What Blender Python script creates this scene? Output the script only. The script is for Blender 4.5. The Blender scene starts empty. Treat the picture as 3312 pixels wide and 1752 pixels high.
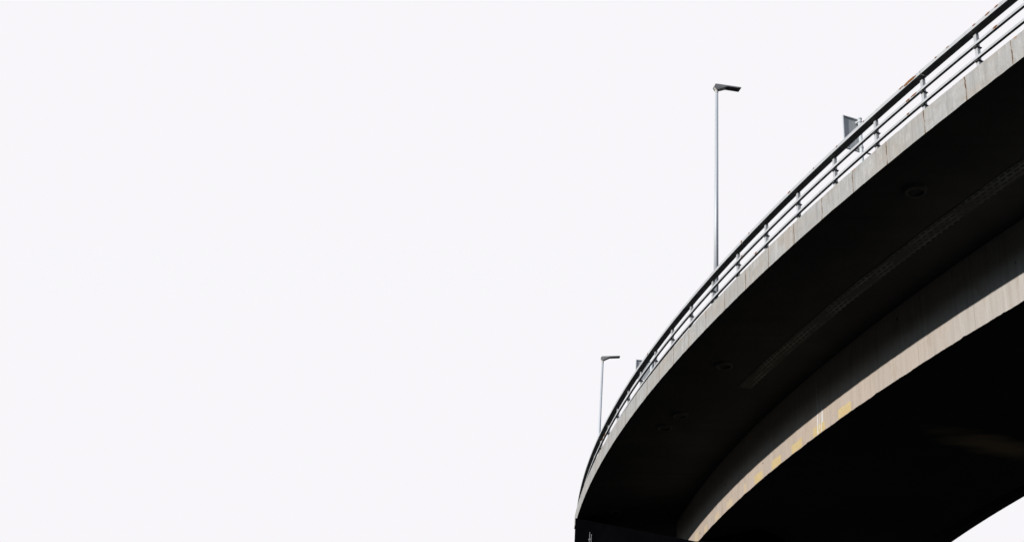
import bpy, bmesh, math, random
from mathutils import Matrix, Vector
random.seed(7)
R_ = math.radians
sc = bpy.context.scene
col = sc.collection

# ------------------------------------------------------------------ camera
cam = bpy.data.cameras.new('camera'); cam_o = bpy.data.objects.new('camera', cam); col.objects.link(cam_o)
PITCH, ROLL = 0.473755, -0.0030307
cam_o.matrix_world = Matrix.Rotation(math.pi/2 + PITCH, 4, 'X') @ Matrix.Rotation(ROLL, 4, 'Z')
cam.sensor_width = 36.0
cam.lens = 4008.93/3312*36.0
cam.shift_x = (1656 - 2364.6)/3312
cam.clip_end = 6000
sc.camera = cam_o

# ------------------------------------------------------------------ sun and sky
SUN_AZ, SUN_EL = -141.0, 17.4          # direction towards the sun, mathematical azimuth in the plan
sd = Vector((math.cos(R_(SUN_AZ))*math.cos(R_(SUN_EL)), math.sin(R_(SUN_AZ))*math.cos(R_(SUN_EL)), math.sin(R_(SUN_EL))))
sun = bpy.data.lights.new('sun', 'SUN'); sun.energy = 4.2; sun.angle = R_(0.5); sun.color = (1.0, 0.968, 0.93)
sun_o = bpy.data.objects.new('sun', sun); col.objects.link(sun_o)
sun_o.rotation_euler = sd.to_track_quat('Z', 'Y').to_euler()

world = bpy.data.worlds.new('World'); sc.world = world; world.use_nodes = True
nt = world.node_tree; N = nt.nodes; L = nt.links
for n in list(N): N.remove(n)
sky = N.new('ShaderNodeTexSky'); sky.sky_type = 'NISHITA'; sky.sun_disc = False; sky.dust_density = .15; sky.ozone_density = 2.0
sky.sun_elevation = R_(SUN_EL); sky.sun_rotation = R_(90 - SUN_AZ)
bg1 = N.new('ShaderNodeBackground'); bg1.inputs[1].default_value = 0.15
# unseen dim band added along the horizon, keeps the girder's shaded side dark
tcz = N.new('ShaderNodeTexCoord'); sepz = N.new('ShaderNodeSeparateXYZ'); L.new(tcz.outputs['Generated'], sepz.inputs[0])
lowb = N.new('ShaderNodeMapRange'); lowb.interpolation_type = 'SMOOTHSTEP'
lowb.inputs['From Min'].default_value = math.sin(R_(6)); lowb.inputs['From Max'].default_value = math.sin(R_(13.5)); lowb.inputs['To Min'].default_value = .02; lowb.inputs['To Max'].default_value = 1.0
L.new(sepz.outputs['Z'], lowb.inputs['Value'])
mulc = N.new('ShaderNodeVectorMath'); mulc.operation = 'SCALE'
L.new(sky.outputs[0], mulc.inputs[0]); L.new(lowb.outputs[0], mulc.inputs['Scale']); L.new(mulc.outputs[0], bg1.inputs[0])
bg2 = N.new('ShaderNodeBackground'); bg2.inputs[0].default_value = (0.938, 0.921, 0.952, 1); bg2.inputs[1].default_value = 1.0
tc = N.new('ShaderNodeTexCoord')
dot = N.new('ShaderNodeVectorMath'); dot.operation = 'DOT_PRODUCT'
d0 = Vector((math.sin(R_(-9))*math.cos(R_(28)), math.cos(R_(-9))*math.cos(R_(28)), math.sin(R_(28))))
dot.inputs[1].default_value = d0
L.new(tc.outputs['Generated'], dot.inputs[0])
mr = N.new('ShaderNodeMapRange'); mr.interpolation_type = 'SMOOTHSTEP'
mr.inputs['From Min'].default_value = math.cos(R_(47)); mr.inputs['From Max'].default_value = math.cos(R_(34))
L.new(dot.outputs['Value'], mr.inputs['Value'])
# unseen bright patch added high behind the viewer's right, fills the posts' sides
dot2 = N.new('ShaderNodeVectorMath'); dot2.operation = 'DOT_PRODUCT'
dot2.inputs[1].default_value = Vector((math.cos(R_(-72))*math.cos(R_(38)), math.sin(R_(-72))*math.cos(R_(38)), math.sin(R_(38))))
L.new(tc.outputs['Generated'], dot2.inputs[0])
mr2 = N.new('ShaderNodeMapRange'); mr2.interpolation_type = 'SMOOTHSTEP'
mr2.inputs['From Min'].default_value = math.cos(R_(46)); mr2.inputs['From Max'].default_value = math.cos(R_(24)); mr2.inputs['To Max'].default_value = .8
L.new(dot2.outputs['Value'], mr2.inputs['Value'])
mxm = N.new('ShaderNodeMath'); mxm.operation = 'MAXIMUM'; L.new(mr.outputs[0], mxm.inputs[0]); L.new(mr2.outputs[0], mxm.inputs[1])
mx = N.new('ShaderNodeMixShader'); L.new(mxm.outputs[0], mx.inputs[0]); L.new(bg1.outputs[0], mx.inputs[1]); L.new(bg2.outputs[0], mx.inputs[2])
out = N.new('ShaderNodeOutputWorld'); L.new(mx.outputs[0], out.inputs[0])

sc.view_settings.view_transform = 'Standard'; sc.view_settings.look = 'None'
sc.view_settings.exposure = 0.0; sc.view_settings.gamma = 1.0
sc.render.engine = 'CYCLES'

# ------------------------------------------------------------------ plan geometry of the viaduct (metres)
CX, CY, RAD, ZS = 83.325, 64.815, 91.049, 13.5      # centre of the curve, radius of the outer face, soffit level
HF = 0.548                                          # height of the edge beam
T0 = -149.2151                                      # azimuth of the first construction joint
GROUND = -1.6
def W(t, off, z):
    return Vector((CX + (RAD+off)*math.cos(R_(t)), CY + (RAD+off)*math.sin(R_(t)), ZS + z))
def arc(t): return R_(T0 - t)*RAD                   # metres along the outer face, growing towards the far end
def rad_in(t): return Vector((-math.cos(R_(t)), -math.sin(R_(t)), 0))
def tan_near(t): return Vector((-math.sin(R_(t)), math.cos(R_(t)), 0))   # increasing t: towards the near end

# ------------------------------------------------------------------ helpers
def link(o, parent=None):
    col.objects.link(o)
    if parent is not None: o.parent = parent
    return o
def thing(name, label, cat, group=None, loc=None):
    o = bpy.data.objects.new(name, None); o.empty_display_size = .3
    if loc is not None: o.location = loc
    o['label'] = label; o['category'] = cat
    if group: o['group'] = group
    return link(o)
def obj(name, bm, m, parent=None, smooth=False):
    me = bpy.data.meshes.new(name)
    if smooth:
        for f in bm.faces: f.smooth = True
    bm.to_mesh(me); bm.free(); me.materials.append(m)
    o = bpy.data.objects.new(name, me); link(o, parent)
    if parent is not None: me.transform(Matrix.Translation(-parent_loc(parent)))
    return o
def parent_loc(p):
    v = Vector(p.location)
    while p.parent is not None:
        p = p.parent; v = v + Vector(p.location)
    return v
def sweep(profile, t0, t1, step=0.3, bm=None, jitter=None, cap=True):
    """closed prism of the profile [(off, z), ...] bent round the curve; UV = metres along, metres round the profile"""
    bm = bm or bmesh.new(); uv = bm.loops.layers.uv.verify()
    n = max(2, int(abs(t1-t0)/step)); k = len(profile)
    per = [0.0]
    for i in range(k):
        a, b = profile[i], profile[(i+1) % k]; per.append(per[-1] + math.hypot(a[0]-b[0], a[1]-b[1]))
    rings = []
    for j in range(n+1):
        t = t0 + (t1-t0)*j/n; ring = []
        for i, (o, z) in enumerate(profile):
            if jitter and i in jitter: z += jitter[i](t) if callable(jitter[i]) else random.gauss(0, jitter[i])
            ring.append(bm.verts.new(W(t, o, z)))
        rings.append((t, ring))
    for j in range(n):
        ta, A = rings[j]; tb, B = rings[j+1]
        for i in range(k):
            i2 = (i+1) % k
            f = bm.faces.new((A[i], A[i2], B[i2], B[i]))
            for lp, (tt, pp) in zip(f.loops, ((ta, per[i]), (ta, per[i+1]), (tb, per[i+1]), (tb, per[i]))):
                lp[uv].uv = (arc(tt), pp)
    if cap:
        for ring in (rings[0][1], rings[-1][1]): bm.faces.new(ring)
    bmesh.ops.recalc_face_normals(bm, faces=bm.faces[:])
    return bm
def box(bm, c, ax, ay, az, sx, sy, sz, bev=0):
    """box centred at c with axes ax, ay, az and full sizes"""
    M = Matrix((ax.normalized()*sx, ay.normalized()*sy, az.normalized()*sz)).transposed().to_4x4(); M.translation = c
    r = bmesh.ops.create_cube(bm, size=1, matrix=M)
    if bev:
        es = list({e for v in r['verts'] for e in v.link_edges})
        bmesh.ops.bevel(bm, geom=es, offset=bev, segments=2, affect='EDGES', profile=.6)
    return bm
def tube(bm, a, b, r0, r1, seg=24, cap=True):
    d = b-a; q = d.to_track_quat('Z', 'Y').to_matrix().to_4x4(); q.translation = (a+b)/2
    bmesh.ops.create_cone(bm, cap_ends=cap, segments=seg, radius1=r0, radius2=r1, depth=d.length, matrix=q)
    return bm
UP = Vector((0, 0, 1))

# ------------------------------------------------------------------ materials
class MatB:
    def __init__(s, name):
        s.m = bpy.data.materials.new(name); s.m.use_nodes = True
        s.t = s.m.node_tree; s.b = s.t.nodes['Principled BSDF']
    def n(s, kind, **kw):
        x = s.t.nodes.new(kind)
        for k, v in kw.items(): setattr(x, k, v)
        return x
    def l(s, a, b): s.t.links.new(a, b)
    def uv(s, sx, sy, off=(0, 0, 0)):
        c = s.n('ShaderNodeUVMap'); mp = s.n('ShaderNodeMapping'); mp.inputs['Scale'].default_value = (sx, sy, 1); mp.inputs['Location'].default_value = off
        s.l(c.outputs[0], mp.inputs[0]); return mp.outputs[0]
    def ob(s, sx, sy, sz):
        c = s.n('ShaderNodeTexCoord'); mp = s.n('ShaderNodeMapping'); mp.inputs['Scale'].default_value = (sx, sy, sz)
        s.l(c.outputs['Object'], mp.inputs[0]); return mp.outputs[0]
    def noise(s, vec, scale, detail=5, rough=.55):
        x = s.n('ShaderNodeTexNoise'); x.inputs['Scale'].default_value = scale; x.inputs['Detail'].default_value = detail; x.inputs['Roughness'].default_value = rough
        s.l(vec, x.inputs['Vector']); return x.outputs[0]
    def mapr(s, v, a, b, c=0, d=1, clamp=True):
        x = s.n('ShaderNodeMapRange'); x.clamp = clamp
        for i, q in zip(('From Min', 'From Max', 'To Min', 'To Max'), (a, b, c, d)): x.inputs[i].default_value = q
        s.l(v, x.inputs['Value']); return x.outputs[0]
    def math(s, op, a, b=None, c=None):
        x = s.n('ShaderNodeMath', operation=op)
        for i, q in enumerate((a, b, c)):
            if q is None: continue
            if isinstance(q, (int, float)): x.inputs[i].default_value = q
            else: s.l(q, x.inputs[i])
        return x.outputs[0]
    def mix(s, f, a, b):
        x = s.n('ShaderNodeMix', data_type='RGBA')
        if isinstance(f, (int, float)): x.inputs[0].default_value = f
        else: s.l(f, x.inputs[0])
        for i, q in ((6, a), (7, b)):
            if isinstance(q, tuple): x.inputs[i].default_value = (*q, 1)
            else: s.l(q, x.inputs[i])
        return x.outputs[2]
    def bump(s, h, strength, dist):
        x = s.n('ShaderNodeBump'); x.inputs['Strength'].default_value = strength; x.inputs['Distance'].default_value = dist
        s.l(h, x.inputs['Height']); s.l(x.outputs[0], s.b.inputs['Normal'])
    def done(s, colr, rough=.9, metal=0.0, spec=.3):
        if isinstance(colr, tuple): s.b.inputs['Base Color'].default_value = (*colr, 1)
        else: s.l(colr, s.b.inputs['Base Color'])
        s.b.inputs['Roughness'].default_value = rough; s.b.inputs['Metallic'].default_value = metal
        s.b.inputs['Specular IOR Level'].default_value = spec
        return s.m

def mat_edge_beam():
    m = MatB('edge_beam_concrete')
    big = m.noise(m.uv(.9, 2.2), 1.6, 6, .6)
    c = m.mix(m.mapr(big, .35, .68), (.345, .338, .322), (.415, .408, .392))
    warm = m.noise(m.uv(.5, 1.3, (7, 3, 0)), 1.3, 4)
    c = m.mix(m.math('MULTIPLY', m.mapr(warm, .44, .64), .85), c, (.375, .335, .285))
    streak = m.noise(m.uv(9, .7, (2, 0, 0)), 1.0, 5, .6)
    c = m.mix(m.math('MULTIPLY', m.mapr(streak, .48, .70), .75), c, (.255, .247, .232))
    pale = m.noise(m.uv(5, 1.1, (11, 5, 0)), 1.4, 6, .7)
    c = m.mix(m.math('MULTIPLY', m.mapr(pale, .52, .68), .75), c, (.50, .49, .47))
    fine = m.noise(m.uv(1, 1), 38, 3)
    c = m.mix(m.math('MULTIPLY', m.mapr(fine, .4, .7), .35), c, (.30, .29, .265))
    blot = m.noise(m.uv(2.2, 3.0, (5, 9, 0)), 1.8, 6, .7)
    c = m.mix(m.math('MULTIPLY', m.mapr(blot, .53, .66), .6), c, (.30, .27, .23))
    # each cast bay has its own tone
    bay = m.n('ShaderNodeTexWhiteNoise', noise_dimensions='1D')
    sp0 = m.n('ShaderNodeSeparateXYZ'); m.l(m.uv(1, 1), sp0.inputs[0])
    m.l(m.math('FLOOR', m.math('ADD', m.math('DIVIDE', sp0.outputs[0], 1.2845), 100.0)), bay.inputs['W'])
    c = m.mix(m.math('MULTIPLY', bay.outputs['Value'], .22), c, (.28, .275, .265))
    # rust-lined construction joints every 1.2845 m, each wandering and of its own width
    sep = m.n('ShaderNodeSeparateXYZ'); m.l(m.uv(1, 1), sep.inputs[0])
    u, v = sep.outputs[0], sep.outputs[1]
    wob = m.math('MULTIPLY', m.math('SUBTRACT', m.noise(m.uv(.9, 3.5), 1.8, 3), .5), .09)
    fr = m.math('FRACT', m.math('ADD', m.math('DIVIDE', m.math('ADD', u, wob), 1.2845), 100.5))
    d = m.math('MULTIPLY', m.math('ABSOLUTE', m.math('SUBTRACT', fr, .5)), 1.2845)
    width = m.mapr(m.noise(m.uv(.62, 2.6, (4, 1, 0)), 1.7, 4), .34, .66, .003, .017)
    line = m.math('LESS_THAN', d, width)
    dirt = m.math('MULTIPLY', m.mapr(d, 0, .07, 1, 0), .35)
    c = m.mix(dirt, c, (.30, .25, .19))
    c = m.mix(line, c, m.mix(m.noise(m.uv(1, 5), 4, 2), (.02, .013, .01), (.20, .10, .04)))
    # rust marks bleeding from the upper arris
    up = m.mapr(v, .47, .545)
    spots = m.mapr(m.noise(m.uv(1.4, .6, (3, 0, 0)), 4.5, 3, .6), .62, .67)
    c = m.mix(m.math('MULTIPLY', m.math('MULTIPLY', up, spots), .8), c, (.30, .14, .055))
    m.bump(m.math('ADD', fine, m.math('MULTIPLY', line, -3)), .35, .006)
    return m.done(c, .92)

def mat_girder():
    m = MatB('girder_concrete')
    sep = m.n('ShaderNodeSeparateXYZ'); m.l(m.uv(1, 1), sep.inputs[0]); u = sep.outputs[0]
    big = m.noise(m.ob(.5, .5, .3), 1.2, 6, .6)
    # greyer pours near the right, tan pours further along
    tan = m.mapr(m.math('ADD', u, m.math('MULTIPLY', m.math('SUBTRACT', big, .5), 14)), 3, 13)
    grey = m.mix(m.mapr(big, .35, .66), (.445, .425, .395), (.485, .47, .445))
    buff = m.mix(m.mapr(big, .35, .66), (.475, .375, .295), (.49, .41, .345))
    c = m.mix(tan, grey, buff)
    # every shuttering bay has its own tone
    fl = m.math('FLOOR', m.math('DIVIDE', m.math('ADD', u, 200), 2.4))
    wn = m.n('ShaderNodeTexWhiteNoise', noise_dimensions='1D'); m.l(fl, wn.inputs['W'])
    c = m.mix(m.math('MULTIPLY', wn.outputs['Value'], .28), c, (.36, .315, .275))
    st = m.noise(m.ob(7, 7, .3), 1.0, 6, .65)
    c = m.mix(m.math('MULTIPLY', m.mapr(st, .48, .68), .5), c, (.31, .265, .225))
    st3 = m.noise(m.ob(1.5, 1.5, .5), 1.4, 6, .7)          # brown runs
    c = m.mix(m.math('MULTIPLY', m.mapr(st3, .55, .68), .7), c, (.36, .275, .20))
    st2 = m.noise(m.ob(3.2, 3.2, .22), 1.7, 5, .62)
    c = m.mix(m.math('MULTIPLY', m.mapr(st2, .56, .72), .5), c, (.54, .52, .495))
    fine = m.noise(m.ob(1, 1, 1), 26, 3)
    c = m.mix(m.math('MULTIPLY', m.mapr(fine, .45, .7), .25), c, (.31, .275, .24))
    # shutter joints and tie-bolt holes
    fr = m.math('ABSOLUTE', m.math('SUBTRACT', m.math('FRACT', m.math('DIVIDE', m.math('ADD', u, 200), 2.4)), .5))
    c = m.mix(m.math('MULTIPLY', m.math('GREATER_THAN', fr, .4955), .55), c, (.24, .20, .17))
    vo = m.n('ShaderNodeTexVoronoi'); vo.inputs['Scale'].default_value = 1.35; vo.inputs['Randomness'].default_value = .6
    m.l(m.ob(1, 1, 1.3), vo.inputs['Vector'])
    c = m.mix(m.math('LESS_THAN', vo.outputs['Distance'], .06), c, (.05, .045, .04))
    m.bump(fine, .3, .006)
    return m.done(c, .9)

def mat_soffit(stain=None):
    m = MatB('shade_toned_soffit_concrete')  # shade of the underside painted into the dark base colour
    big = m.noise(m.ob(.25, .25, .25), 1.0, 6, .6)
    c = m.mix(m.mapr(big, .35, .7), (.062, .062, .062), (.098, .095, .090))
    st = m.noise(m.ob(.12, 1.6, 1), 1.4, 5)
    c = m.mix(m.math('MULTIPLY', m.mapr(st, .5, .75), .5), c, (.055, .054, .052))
    if stain is not None:                   # soft-edged brown damp stain, streaked along the deck
        mp = m.n('ShaderNodeMapping'); mp.vector_type = 'TEXTURE'
        mp.inputs['Location'].default_value = stain; mp.inputs['Rotation'].default_value = (0, 0, R_(34)); mp.inputs['Scale'].default_value = (2.6, .75, 3)
        g = m.n('ShaderNodeTexCoord'); m.l(g.outputs['Object'], mp.inputs[0])
        ln = m.n('ShaderNodeVectorMath', operation='LENGTH'); m.l(mp.outputs[0], ln.inputs[0])
        wb = m.math('MULTIPLY', m.math('SUBTRACT', m.noise(m.ob(.5, 1.6, 1), 1.2, 5), .5), 1.3)
        f = m.mapr(m.math('ADD', ln.outputs['Value'], wb), .2, 1.1, 1, 0)
        c = m.mix(m.math('MULTIPLY', f, .75), c, (.62, .45, .27))
    return m.done(c, .95, spec=.05)

def mat_paint(name, base, seed, rust=.5, edge=None):
    m = MatB(name)
    n1 = m.noise(m.uv(.7, 4, (seed, 0, 0)), 2.0, 5, .6)
    c = m.mix(m.mapr(n1, .36, .66), tuple(b*.88 for b in base), tuple(b*1.05 for b in base))
    n2 = m.noise(m.uv(3, 1.0, (seed*2, 1, 0)), 3.0, 5, .65)
    c = m.mix(m.math('MULTIPLY', m.mapr(n2, .54, .72), .55), c, tuple(b*.66 for b in base))
    if edge:                                # rust that eats in from the upper arris of the outer face
        sep = m.n('ShaderNodeSeparateXYZ'); m.l(m.uv(1, 1), sep.inputs[0])
        e = m.mapr(sep.outputs[1], edge[0], edge[1])
        n3 = m.noise(m.uv(1.7, 4, (seed, 2, 0)), 3.2, 5, .65)
        f = m.mapr(m.math('ADD', n3, m.math('MULTIPLY', e, .16)), .70, .745)
    else:
        n3 = m.noise(m.uv(1.6, 3, (seed, 2, 0)), 3.0, 5, .7); f = m.mapr(n3, .70, .74)
    rc = m.mix(m.noise(m.uv(6, 20), 2, 3), (.09, .035, .015), (.36, .17, .06))
    c = m.mix(m.math('MULTIPLY', f, rust), c, rc)
    return m.done(c, .8, spec=.0)

def mat_plain(name, a, b, scale=4, rough=.6, metal=0.0, spec=.4):
    m = MatB(name); n = m.noise(m.ob(1, 1, 1), scale, 5, .6)
    return m.done(m.mix(m.mapr(n, .35, .68), a, b), rough, metal, spec)
def mat_pole():
    m = MatB('galvanised_pole'); n = m.noise(m.ob(14, 14, .6), 1.0, 4)
    c = m.mix(m.mapr(n, .35, .68), (.48, .505, .53), (.56, .58, .605))
    return m.done(c, .5, .15, .4)
def mat_mesh_strip():
    m = MatB('perforated_strip')
    br = m.n('ShaderNodeTexBrick'); br.inputs['Scale'].default_value = 1
    br.inputs['Brick Width'].default_value = .22; br.inputs['Row Height'].default_value = .12; br.inputs['Mortar Size'].default_value = .035
    br.inputs['Color1'].default_value = (.01, .01, .01, 1); br.inputs['Color2'].default_value = (.02, .02, .02, 1); br.inputs['Mortar'].default_value = (.21, .22, .21, 1)
    m.l(m.uv(1, 1), br.inputs['Vector'])
    n = m.noise(m.uv(.5, 2), 1.5, 5); c = m.mix(m.mapr(n, .38, .58), br.outputs[0], (.085, .084, .082))
    return m.done(c, .8)
def mat_ground():
    m = MatB('dark_ground'); a = m.noise(m.ob(.05, .05, .05), 1, 6); b = m.noise(m.ob(1, 1, 1), 22, 3)  # ground colour set near black to limit light bounced upward
    c = m.mix(m.mapr(a, .35, .65), (.014, .015, .015), (.020, .020, .019)); c = m.mix(m.math('MULTIPLY', m.mapr(b, .4, .7), .3), c, (.011, .011, .012))
    return m.done(c, 1.0, spec=0)

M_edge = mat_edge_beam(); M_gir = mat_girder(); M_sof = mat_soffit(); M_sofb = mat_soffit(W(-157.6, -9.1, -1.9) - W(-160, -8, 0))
M_top = mat_paint('grey_rail_paint', (.49, .492, .495), 1, .95, (.075, .10))
M_mid = mat_paint('grey_rail_paint_thin', (.48, .483, .487), 5, .7)
M_post = mat_plain('grey_post_paint', (.41, .413, .417), (.48, .48, .484), 6)
M_brk = mat_plain('dark_bracket_steel', (.09, .09, .09), (.14, .14, .14), 8)
M_pole = mat_pole()
M_collar = mat_plain('beige_collar', (.44, .42, .38), (.52, .50, .46), 9)
M_head = mat_plain('dark_grey_lamp_housing', (.17, .17, .175), (.21, .21, .215), 7, .5)
M_lens = mat_plain('lamp_lens', (.03, .03, .032), (.05, .05, .052), 6, .25, 0, .5)
M_panel = mat_plain('sign_back_grey', (.32, .34, .355), (.37, .39, .405), 3, .5)
M_frame = mat_plain('sign_frame_aluminium', (.52, .55, .56), (.60, .62, .63), 6, .45)
M_face = mat_plain('sign_face', (.05, .14, .42), (.06, .16, .46), 3, .4)
M_rust = mat_plain('rust', (.10, .038, .018), (.34, .15, .05), 30, .95, 0, .1)
M_patch = mat_plain('yellow_ochre', (.53, .405, .20), (.57, .445, .245), 5, .85, 0, .2)
M_patch2 = mat_plain('pale_ochre', (.51, .405, .285), (.54, .435, .30), 5, .85, 0, .2)
M_lime = mat_plain('white_lime_streak', (.60, .585, .565), (.72, .71, .69), 5, .9, 0, .1)
M_pier = mat_plain('shade_black_pier_concrete', (.0014, .0014, .002), (.0024, .0024, .003), 1.2, 1, 0, 0)  # near-black colour stands in for the shade on the pier
M_pipe = mat_plain('pale_pipe', (.30, .30, .32), (.38, .38, .40), 6, .4)
M_rubber = mat_plain('dark_outlet', (.03, .03, .03), (.05, .05, .05), 6, .8)
M_lowtop = mat_plain('low_bounce_top', (.035, .036, .03), (.07, .068, .06), 3, .95, 0, .05)  # top faces coloured dark to cut light bounced under the rails
M_under = mat_plain('shade_toned_rail_underside', (.10, .10, .10), (.16, .155, .15), 5, .85, 0, .0)  # darker copy for rail undersides, shade put into the colour
M_road = mat_plain('road_asphalt', (.045, .045, .045), (.06, .06, .058), 20, .9)
M_ring = mat_plain('outlet_ring', (.07, .069, .066), (.09, .088, .085), 10, .8)

# ------------------------------------------------------------------ ground and road
g = bmesh.new()
vs = [g.verts.new((x, y, GROUND)) for x, y in ((-2500, -2500), (2500, -2500), (2500, 2500), (-2500, 2500))]; g.faces.new(vs)
o = obj('ground', g, mat_ground()); o['kind'] = 'structure'
TN, TF = -122.0, -171.7                     # near end (far outside the frame) and far end of the deck
rb = sweep([(-1.3, .354), (-1.3, .36), (-13.7, .36), (-13.7, .354)], TN, TF, .5)
o = obj('road', rb, M_road); o['kind'] = 'structure'

# ------------------------------------------------------------------ viaduct
via = thing('viaduct', 'long curved concrete road viaduct with a pale jointed edge beam over a dark underside', 'bridge', loc=W(-160, -8, 0))
eb = sweep([(0, 0), (0, HF), (-.45, HF), (-.45, 0)], TN, -169.95, .12, jitter={0: .003, 1: .0025})
ebo = obj('edge_beam', eb, M_edge, via); ebo.data.materials.append(M_sof); ebo.data.materials.append(M_lowtop)
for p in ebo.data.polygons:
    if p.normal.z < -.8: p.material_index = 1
    if p.normal.z > .8: p.material_index = 2
ebo['label'] = 'pale concrete edge beam with rusty upright joints'
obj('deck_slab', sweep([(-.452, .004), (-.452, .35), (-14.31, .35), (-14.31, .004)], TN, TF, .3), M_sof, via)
obj('verge', sweep([(-.455, .352), (-.455, HF-.003), (-1.28, HF-.003), (-1.28, .352)], TN, TF, .5), M_lowtop, via)
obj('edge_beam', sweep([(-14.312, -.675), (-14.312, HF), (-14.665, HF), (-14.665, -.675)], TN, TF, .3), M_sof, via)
WEB, BOT = -3.94, -1.885
def chipped_edge(t):                        # the foot of the girder side: slightly ragged, broken away in places
    z = random.gauss(0, .0025) + .006*math.sin(t*7.1)*math.sin(t*2.3)
    for tc, w, h in ((-153.55, .10, .05), (-153.72, .05, .03), (-162.16, .06, .07), (-158.75, .09, .025), (-160.7, .06, .02), (-156.1, .12, .018), (-164.6, .08, .02), (-152.6, .05, .03)):
        if abs(t-tc) < w: z += .6*h*(1-abs(t-tc)/w)*random.uniform(.6, 1)
    return z
bgm = sweep([(WEB, .001), (WEB-.002, -.6), (WEB, -1.2), (WEB, BOT), (WEB-.15, BOT-.004), (-11.7, BOT-.004), (-11.78, BOT), (-11.78, .001)], TN, -169.0, .05, jitter={3: chipped_edge})
gird = obj('box_girder', bgm, M_gir, via); gird['label'] = 'box girder with a sunlit lower strip on its side'
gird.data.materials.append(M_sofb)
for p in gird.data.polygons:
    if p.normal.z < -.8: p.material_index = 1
# perforated strip along the underside of the cantilever
obj('perforated_strip', sweep([(-2.30, -.004), (-2.30, -.012), (-2.72, -.012), (-2.72, -.004)], -140, -159.5, .3), mat_mesh_strip(), via)
# drain outlets in the cantilever
for t, off in ((-161.26, -1.39), (-162.04, -1.23), (-152.01, -1.11), (-168.2, -1.37), (-158.6, -1.33)):
    bm = bmesh.new(); c = W(t, off, -.03); seg = 28
    ro, ri = .24, .17; rings = []
    for r, z in ((ri, .03), (ri, -.03), (ro, -.03), (ro+.02, .03)):
        rings.append([bm.verts.new(c + Vector((r*math.cos(2*math.pi*k/seg), r*math.sin(2*math.pi*k/seg), z))) for k in range(seg)])
    for a, b in zip(rings, rings[1:]):
        for k in range(seg): bm.faces.new((a[k], a[(k+1) % seg], b[(k+1) % seg], b[k]))
    bmesh.ops.recalc_face_normals(bm, faces=bm.faces[:])
    ring = obj('drain_outlet', bm, M_ring, via, True)
    bm = tube(bmesh.new(), c + Vector((0, 0, .028)), c + Vector((0, 0, .0)), .165, .165, 24)
    obj('outlet_hole', bm, M_rubber, ring)
# flat ochre marks along the foot of the sunlit strip
def wall_sheet(pts, push):
    """thin plate on the girder's side: pts = outline [(t, z), ...]"""
    bm = bmesh.new()
    a = [bm.verts.new(W(t, WEB+push, z)) for t, z in pts]; b = [bm.verts.new(W(t, WEB+.0005, z)) for t, z in pts]
    bm.faces.new(a); bm.faces.new(b[::-1]); n = len(pts)
    for i in range(n): bm.faces.new((a[i], b[i], b[(i+1) % n], a[(i+1) % n]))
    bmesh.ops.recalc_face_normals(bm, faces=bm.faces[:]); return bm
for t, w, zt in ((-157.22, .245, -1.60), (-158.24, .25, -1.62), (-159.24, .245, -1.61), (-160.27, .25, -1.60), (-161.27, .24, -1.60), (-162.1, .08, -1.56), (-163.21, .22, -1.60), (-164.2, .2, -1.62), (-165.24, .15, -1.62), (-166.2, .2, -1.5)):
    pts = [(t-w, BOT+.012)]; n = 6
    for i in range(n+1):
        s = i/n; pts.append((t-w + 2*w*s + (random.uniform(-.012, .012)), zt + random.uniform(-.015, .015)))
    pts.append((t+w, BOT+.012))
    obj('ochre_mark', wall_sheet(pts, .003), M_patch if t > -162 else M_patch2, via)
# white lime streaks running down the girder side
for t, w, zt, zb in ((-158.285, .020, -.35, BOT+.015), (-158.13, .013, -.45, BOT+.02), (-158.215, .008, -.75, -1.75), (-158.08, .03, -1.2, -1.62)):
    L_, R2 = [], []
    for i in range(15):
        s = i/14; z = zb + (zt-zb)*s; ww = w*(1-.8*s)*random.uniform(.75, 1.2); dx = .006*math.sin(5*s + t)
        L_.append((t-ww+dx, z)); R2.append((t+ww+dx, z))
    obj('lime_streak', wall_sheet(L_ + R2[::-1], .005), M_lime, via)
# ------------------------------------------------------------------ railing
TR = -171.62
rail = thing('railing', 'grey painted metal railing with rust spots along the outer edge of the viaduct', 'railing', loc=W(-160, -.3, HF))
def sweep_gaps(profile, ts, gap, step=.15):
    bm = bmesh.new()
    for a, b in zip(ts, ts[1:]): sweep(profile, a-gap/2, b+gap/2, step, bm)
    return bm
RO = -.158
top = sweep_gaps([(RO, 1.053+HF), (RO, 1.140+HF), (RO-.01, 1.146+HF), (RO-.17, 1.146+HF), (RO-.18, 1.138+HF), (RO-.18, 1.053+HF)], (TN, -145.2, -150.95, -156.04, -160.92, -165.9, TR), .012)
def shade_below(o):  # gives downward faces the painted-in shade colour
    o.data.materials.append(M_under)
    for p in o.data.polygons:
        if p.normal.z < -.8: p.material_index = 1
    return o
top_o = shade_below(obj('top_rail', top, M_top, rail))
mids = {}
for k, zt in (('upper', .775), ('lower', .450)):
    b = sweep_gaps([(-.206, zt-.060+HF), (-.206, zt-.004+HF), (-.210, zt+HF), (-.264, zt+HF), (-.268, zt-.004+HF), (-.268, zt-.060+HF)], (TN, -148.1, -153.5, -158.85, -164.2, TR), .008)
    mids[k] = shade_below(obj('middle_rail', b, M_mid, rail))
DP = 1.0716; posts = []
t_first = -149.955
tp = t_first + 12*DP
base_parts = None
ts_posts = []
t = t_first + 10*DP
while t > TR + .1:
    ts_posts.append(t); t -= DP
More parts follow.
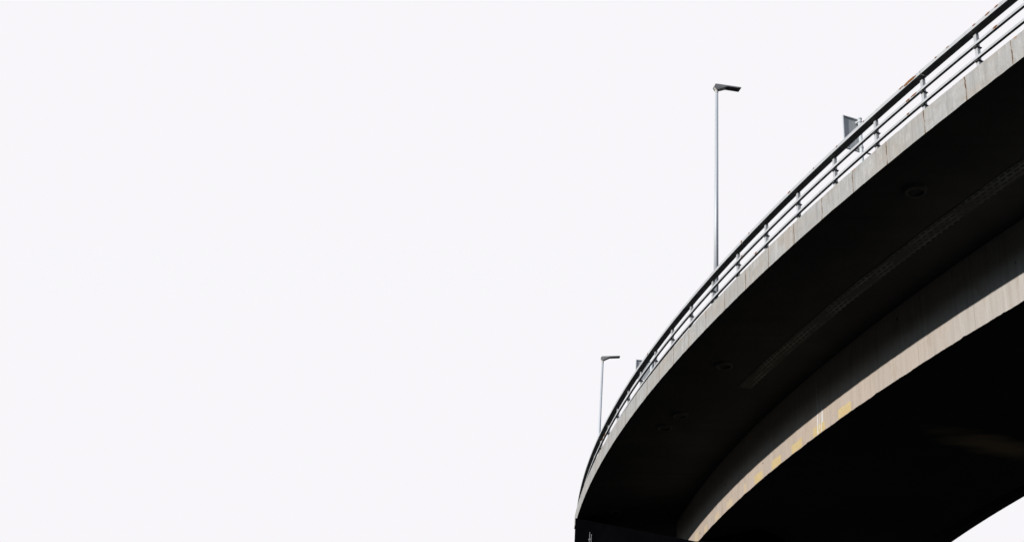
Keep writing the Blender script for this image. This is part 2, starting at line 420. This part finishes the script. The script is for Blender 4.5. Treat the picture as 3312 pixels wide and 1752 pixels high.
def make_post(t):
    ax, ay = tan_near(t), rad_in(t)
    bm = box(bmesh.new(), W(t, -.27-.04, HF+.005+1.045/2), ax, ay, UP, .078, .078, 1.043, .006)
    p = obj('post', bm, M_post, rail)
    bm = box(bmesh.new(), W(t, -.31, HF+.0105), ax, ay, UP, .16, .15, .017, .003)
    obj('base_plate', bm, M_brk, p)
    for zt in (.775, .450):
        bm = box(bmesh.new(), W(t, -.30, HF+zt-.060-.009) + ax*.012, ax, ay, UP, .105, .15, .014)
        obj('bracket', bm, M_brk, p)
    return p
p0 = make_post(ts_posts[0]); p0_loc = parent_loc(rail)
for t in ts_posts[1:]:
    # copies turned about the centre of the curve
    rot = Matrix.Translation(Vector((CX, CY, 0))) @ Matrix.Rotation(R_(t - ts_posts[0]), 4, 'Z') @ Matrix.Translation(Vector((-CX, -CY, 0)))
    loc = Matrix.Translation(-p0_loc) @ rot @ Matrix.Translation(p0_loc)
    c = p0.copy(); col.objects.link(c); c.parent = rail; c.matrix_local = loc
    for ch in p0.children:
        d = ch.copy(); col.objects.link(d); d.parent = c
# rust flakes on the rails
def flake(parent, t, off, z0, z1, length):
    bm = bmesh.new(); n = 8; up, lo = [], []; h = z1-z0; da = math.degrees(length/RAD)
    for i in range(n+1):
        s = i/n; e = math.sin(math.pi*s)**.5 if 0 < s < 1 else 0
        up.append((t + da*(s-.5), z1 - h*(1-e)*.6*random.uniform(.5, 1)))
        lo.append((t + da*(s-.5), z0 + h*(1-e)*.35 + h*random.uniform(0, .25)))
    pts = up + lo[::-1]
    a = [bm.verts.new(W(tt, off+.0035, z)) for tt, z in pts]; b = [bm.verts.new(W(tt, off+.0003, z)) for tt, z in pts]; m = len(pts)
    bm.faces.new(a); bm.faces.new(b[::-1])
    for i in range(m): bm.faces.new((a[i], b[i], b[(i+1) % m], a[(i+1) % m]))
    bmesh.ops.recalc_face_normals(bm, faces=bm.faces[:])
    obj('rust_patch', bm, M_rust, parent)
for t, ln, a, b in ((-151.17, .44, .0, .085), (-151.36, .16, .05, .086), (-149.87, .10, .05, .086), (-149.62, .14, .045, .086), (-149.46, .12, .05, .086), (-150.38, .10, .06, .086), (-150.62, .08, .055, .086), (-152.95, .08, .05, .086), (-154.35, .13, .03, .086), (-156.04, .07, 0, .085), (-155.75, .07, .04, .086), (-160.93, .09, 0, .085), (-152.25, .06, .05, .086), (-153.6, .06, .05, .086)):
    flake(top_o, t, RO, 1.053+HF+a, 1.053+HF+b, ln)
for t, ln, a, b in ((-149.55, .13, 0, .056), (-151.28, .14, 0, .05), (-151.15, .20, .01, .055), (-156.1, .10, 0, .05), (-165.1, .35, 0, .056), (-165.4, .25, 0, .056)):
    flake(mids['upper'], t, -.206, .715+HF+a, .715+HF+b, ln)
for t, ln, a, b in ((-151.30, .09, .01, .055), (-155.57, .12, 0, .055)):
    flake(mids['lower'], t, -.206, .390+HF+a, .390+HF+b, ln)

# ------------------------------------------------------------------ street lamps
def lamp(t, off, label):
    base = W(t, off, HF)
    L0 = thing('street_lamp', label, 'street lamp', 'street lamps on the viaduct', base)
    H = 8.06; side = rad_in(t); along = tan_near(t)
    bm = tube(bmesh.new(), base, base + UP*(H-.22), .074, .049, 32, True)
    pole = obj('pole', bm, M_pole, L0, True)
    for f in pole.data.polygons: f.use_smooth = abs(f.normal.z) < .9
    bm = box(bmesh.new(), base + UP*.012, side, along, UP, .32, .32, .022, .004); obj('base_plate', bm, M_pole, L0)
    bm = tube(bmesh.new(), base + UP*(H-.222), base + UP*(H-.06), .051, .051, 24)
    tube(bm, base + UP*(H-.10) - side*.015, base + UP*(H+.025) - side*.06, .052, .045, 20)
    col_o = obj('collar', bm, M_collar, L0)
    # head: side profile (x along the arm, z) drawn out across its width
    prof = [(-.085, -.035), (-.065, .052), (-.02, .065), (.69, .062), (.715, .045), (.705, .022), (.29, .016), (.055, -.105), (.045, -.125), (-.02, -.125), (-.05, -.085)]
    bm = bmesh.new(); w = .105; top = base + UP*H; A, B = [], []
    for x, z in prof:
        x *= 1.08; z += max(x, 0)*.09                  # the head is tilted up a little
        k = 1 if x > .1 else .82
        A.append(bm.verts.new(top + side*x + UP*z + along*w*k)); B.append(bm.verts.new(top + side*x + UP*z - along*w*k))
    bm.faces.new(A); bm.faces.new(B[::-1]); n = len(prof)
    for i in range(n): bm.faces.new((A[i], B[i], B[(i+1) % n], A[(i+1) % n]))
    bmesh.ops.recalc_face_normals(bm, faces=bm.faces[:])
    hd = obj('lamp_head', bm, M_head, L0)
    bm = box(bmesh.new(), top + side*.545 + UP*(.0145+.049), side + UP*.09, along, UP - side*.09, .40, .19, .009, .002)
    obj('lens', bm, M_lens, hd)
    return L0
lamp(-157.96, -.70, 'tall grey lamp post with a flat dark head, the nearer and larger of the two')
lamp(-171.65, -.95, 'small distant lamp post with a flat head, at the far left end of the bridge')

# ------------------------------------------------------------------ signs seen from behind
def sign(t, off, out_w, in_w, z0, z1, label, arm, yaw=0):
    base = W(t, off, HF)
    s = thing('road_sign', label, 'road sign', 'signs behind the railing', base)
    ax, ay = -rad_in(t), tan_near(t)         # ax outwards over the edge, ay towards the viewer's end of the bridge
    rot = Matrix.Rotation(R_(yaw), 3, 'Z'); ax = rot @ ax; ay = rot @ ay
    bm = tube(bmesh.new(), base, base + UP*z1, .044, .044, 24)
    obj('pole', bm, M_frame, s, True)
    bm = bmesh.new(); bmesh.ops.create_uvsphere(bm, u_segments=20, v_segments=10, radius=.056, matrix=Matrix.Translation(base + UP*(z1-.005)) @ Matrix.Scale(.8, 4, UP))
    obj('cap', bm, M_frame, s, True)
    cxm = (out_w - in_w)/2; w = out_w + in_w; cz = (z0+z1)/2 - .0; h = z1 - z0
    pc = base + ax*cxm - ay*.085 + UP*cz
    pan = obj('panel', box(bmesh.new(), pc, ax, ay, UP, w, .012, h), M_panel, s)
    fr = bmesh.new(); lip = .05
    for sx in (-1, 1): box(fr, pc + ax*sx*(w/2+.011) + ay*.012, ax, ay, UP, .02, lip, h+.04)
    for sz in (-1, 1): box(fr, pc + UP*sz*(h/2+.011) + ay*.012, ax, ay, UP, w, lip, .018)
    obj('frame', fr, M_frame, pan)
    obj('sign_face', box(bmesh.new(), pc - ay*.0085, ax, ay, UP, w-.01, .004, h-.01), M_face, pan)
    for z in (z0+.06, z1-.09):
        cl = bmesh.new(); box(cl, base - ay*.045 + UP*z, ax, ay, UP, .15, .055, .05, .004)
        tube(cl, base + UP*(z-.022), base + UP*(z+.022), .056, .056, 20)
        obj('clamp', cl, M_frame, s)
    if arm:
        obj('brace', tube(bmesh.new(), base + UP*(z0-.04), base + ay*.05 - ax*arm + UP*(z0-.10), .018, .018, 12), M_brk, s)
sign(-153.12, -1.0, .40, .02, 1.43, 2.275, 'grey framed back of a tall road sign on a capped pole right of the lamps', .28)
sign(-162.70, -1.0, .50, .16, 1.47, 2.10, 'small grey sign back peeking over the railing between the two lamp posts', 0)

# ------------------------------------------------------------------ pier at the far end
A = Vector((-6.0987, 47.3640, 0)); B = Vector((-1.27454, 43.72158, 0))
u = (B-A).normalized(); nback = Vector((-u.y, u.x, 0)); nback = nback if nback.y > 0 else -nback
pier = thing('pier', 'concrete pier with shade put into its black colour, under the far left end of the viaduct', 'bridge pier', loc=Vector((A.x, A.y, GROUND)) + u*4)
def prism(poly, depth):
    bm = bmesh.new()
    a = [bm.verts.new(A + u*s + UP*(ZS+z)) for s, z in poly]; b = [bm.verts.new(A + u*s + UP*(ZS+z) + nback*depth) for s, z in poly]
    bm.faces.new(a); bm.faces.new(b[::-1]); n = len(poly)
    for i in range(n): bm.faces.new((a[i], b[i], b[(i+1) % n], a[(i+1) % n]))
    bmesh.ops.recalc_face_normals(bm, faces=bm.faces[:]); return bm
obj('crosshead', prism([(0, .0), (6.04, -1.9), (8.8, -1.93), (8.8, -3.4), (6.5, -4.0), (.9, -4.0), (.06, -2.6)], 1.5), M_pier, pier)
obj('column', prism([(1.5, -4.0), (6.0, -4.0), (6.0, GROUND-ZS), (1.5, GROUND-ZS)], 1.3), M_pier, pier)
for s, zt in ((.866, -.71), (.955, -.81)):
    p = A + u*s - nback*.05
    bm = tube(bmesh.new(), p + UP*(ZS+zt), p + UP*(ZS-3.9), .010, .010, 12)
    pp = obj('drainpipe', bm, M_pipe, pier, True)
    for z in (-1.0, -2.4):
        obj('pipe_clip', box(bmesh.new(), p + nback*.012 + UP*(ZS+z), u, nback, UP, .07, .075, .06), M_brk, pp)
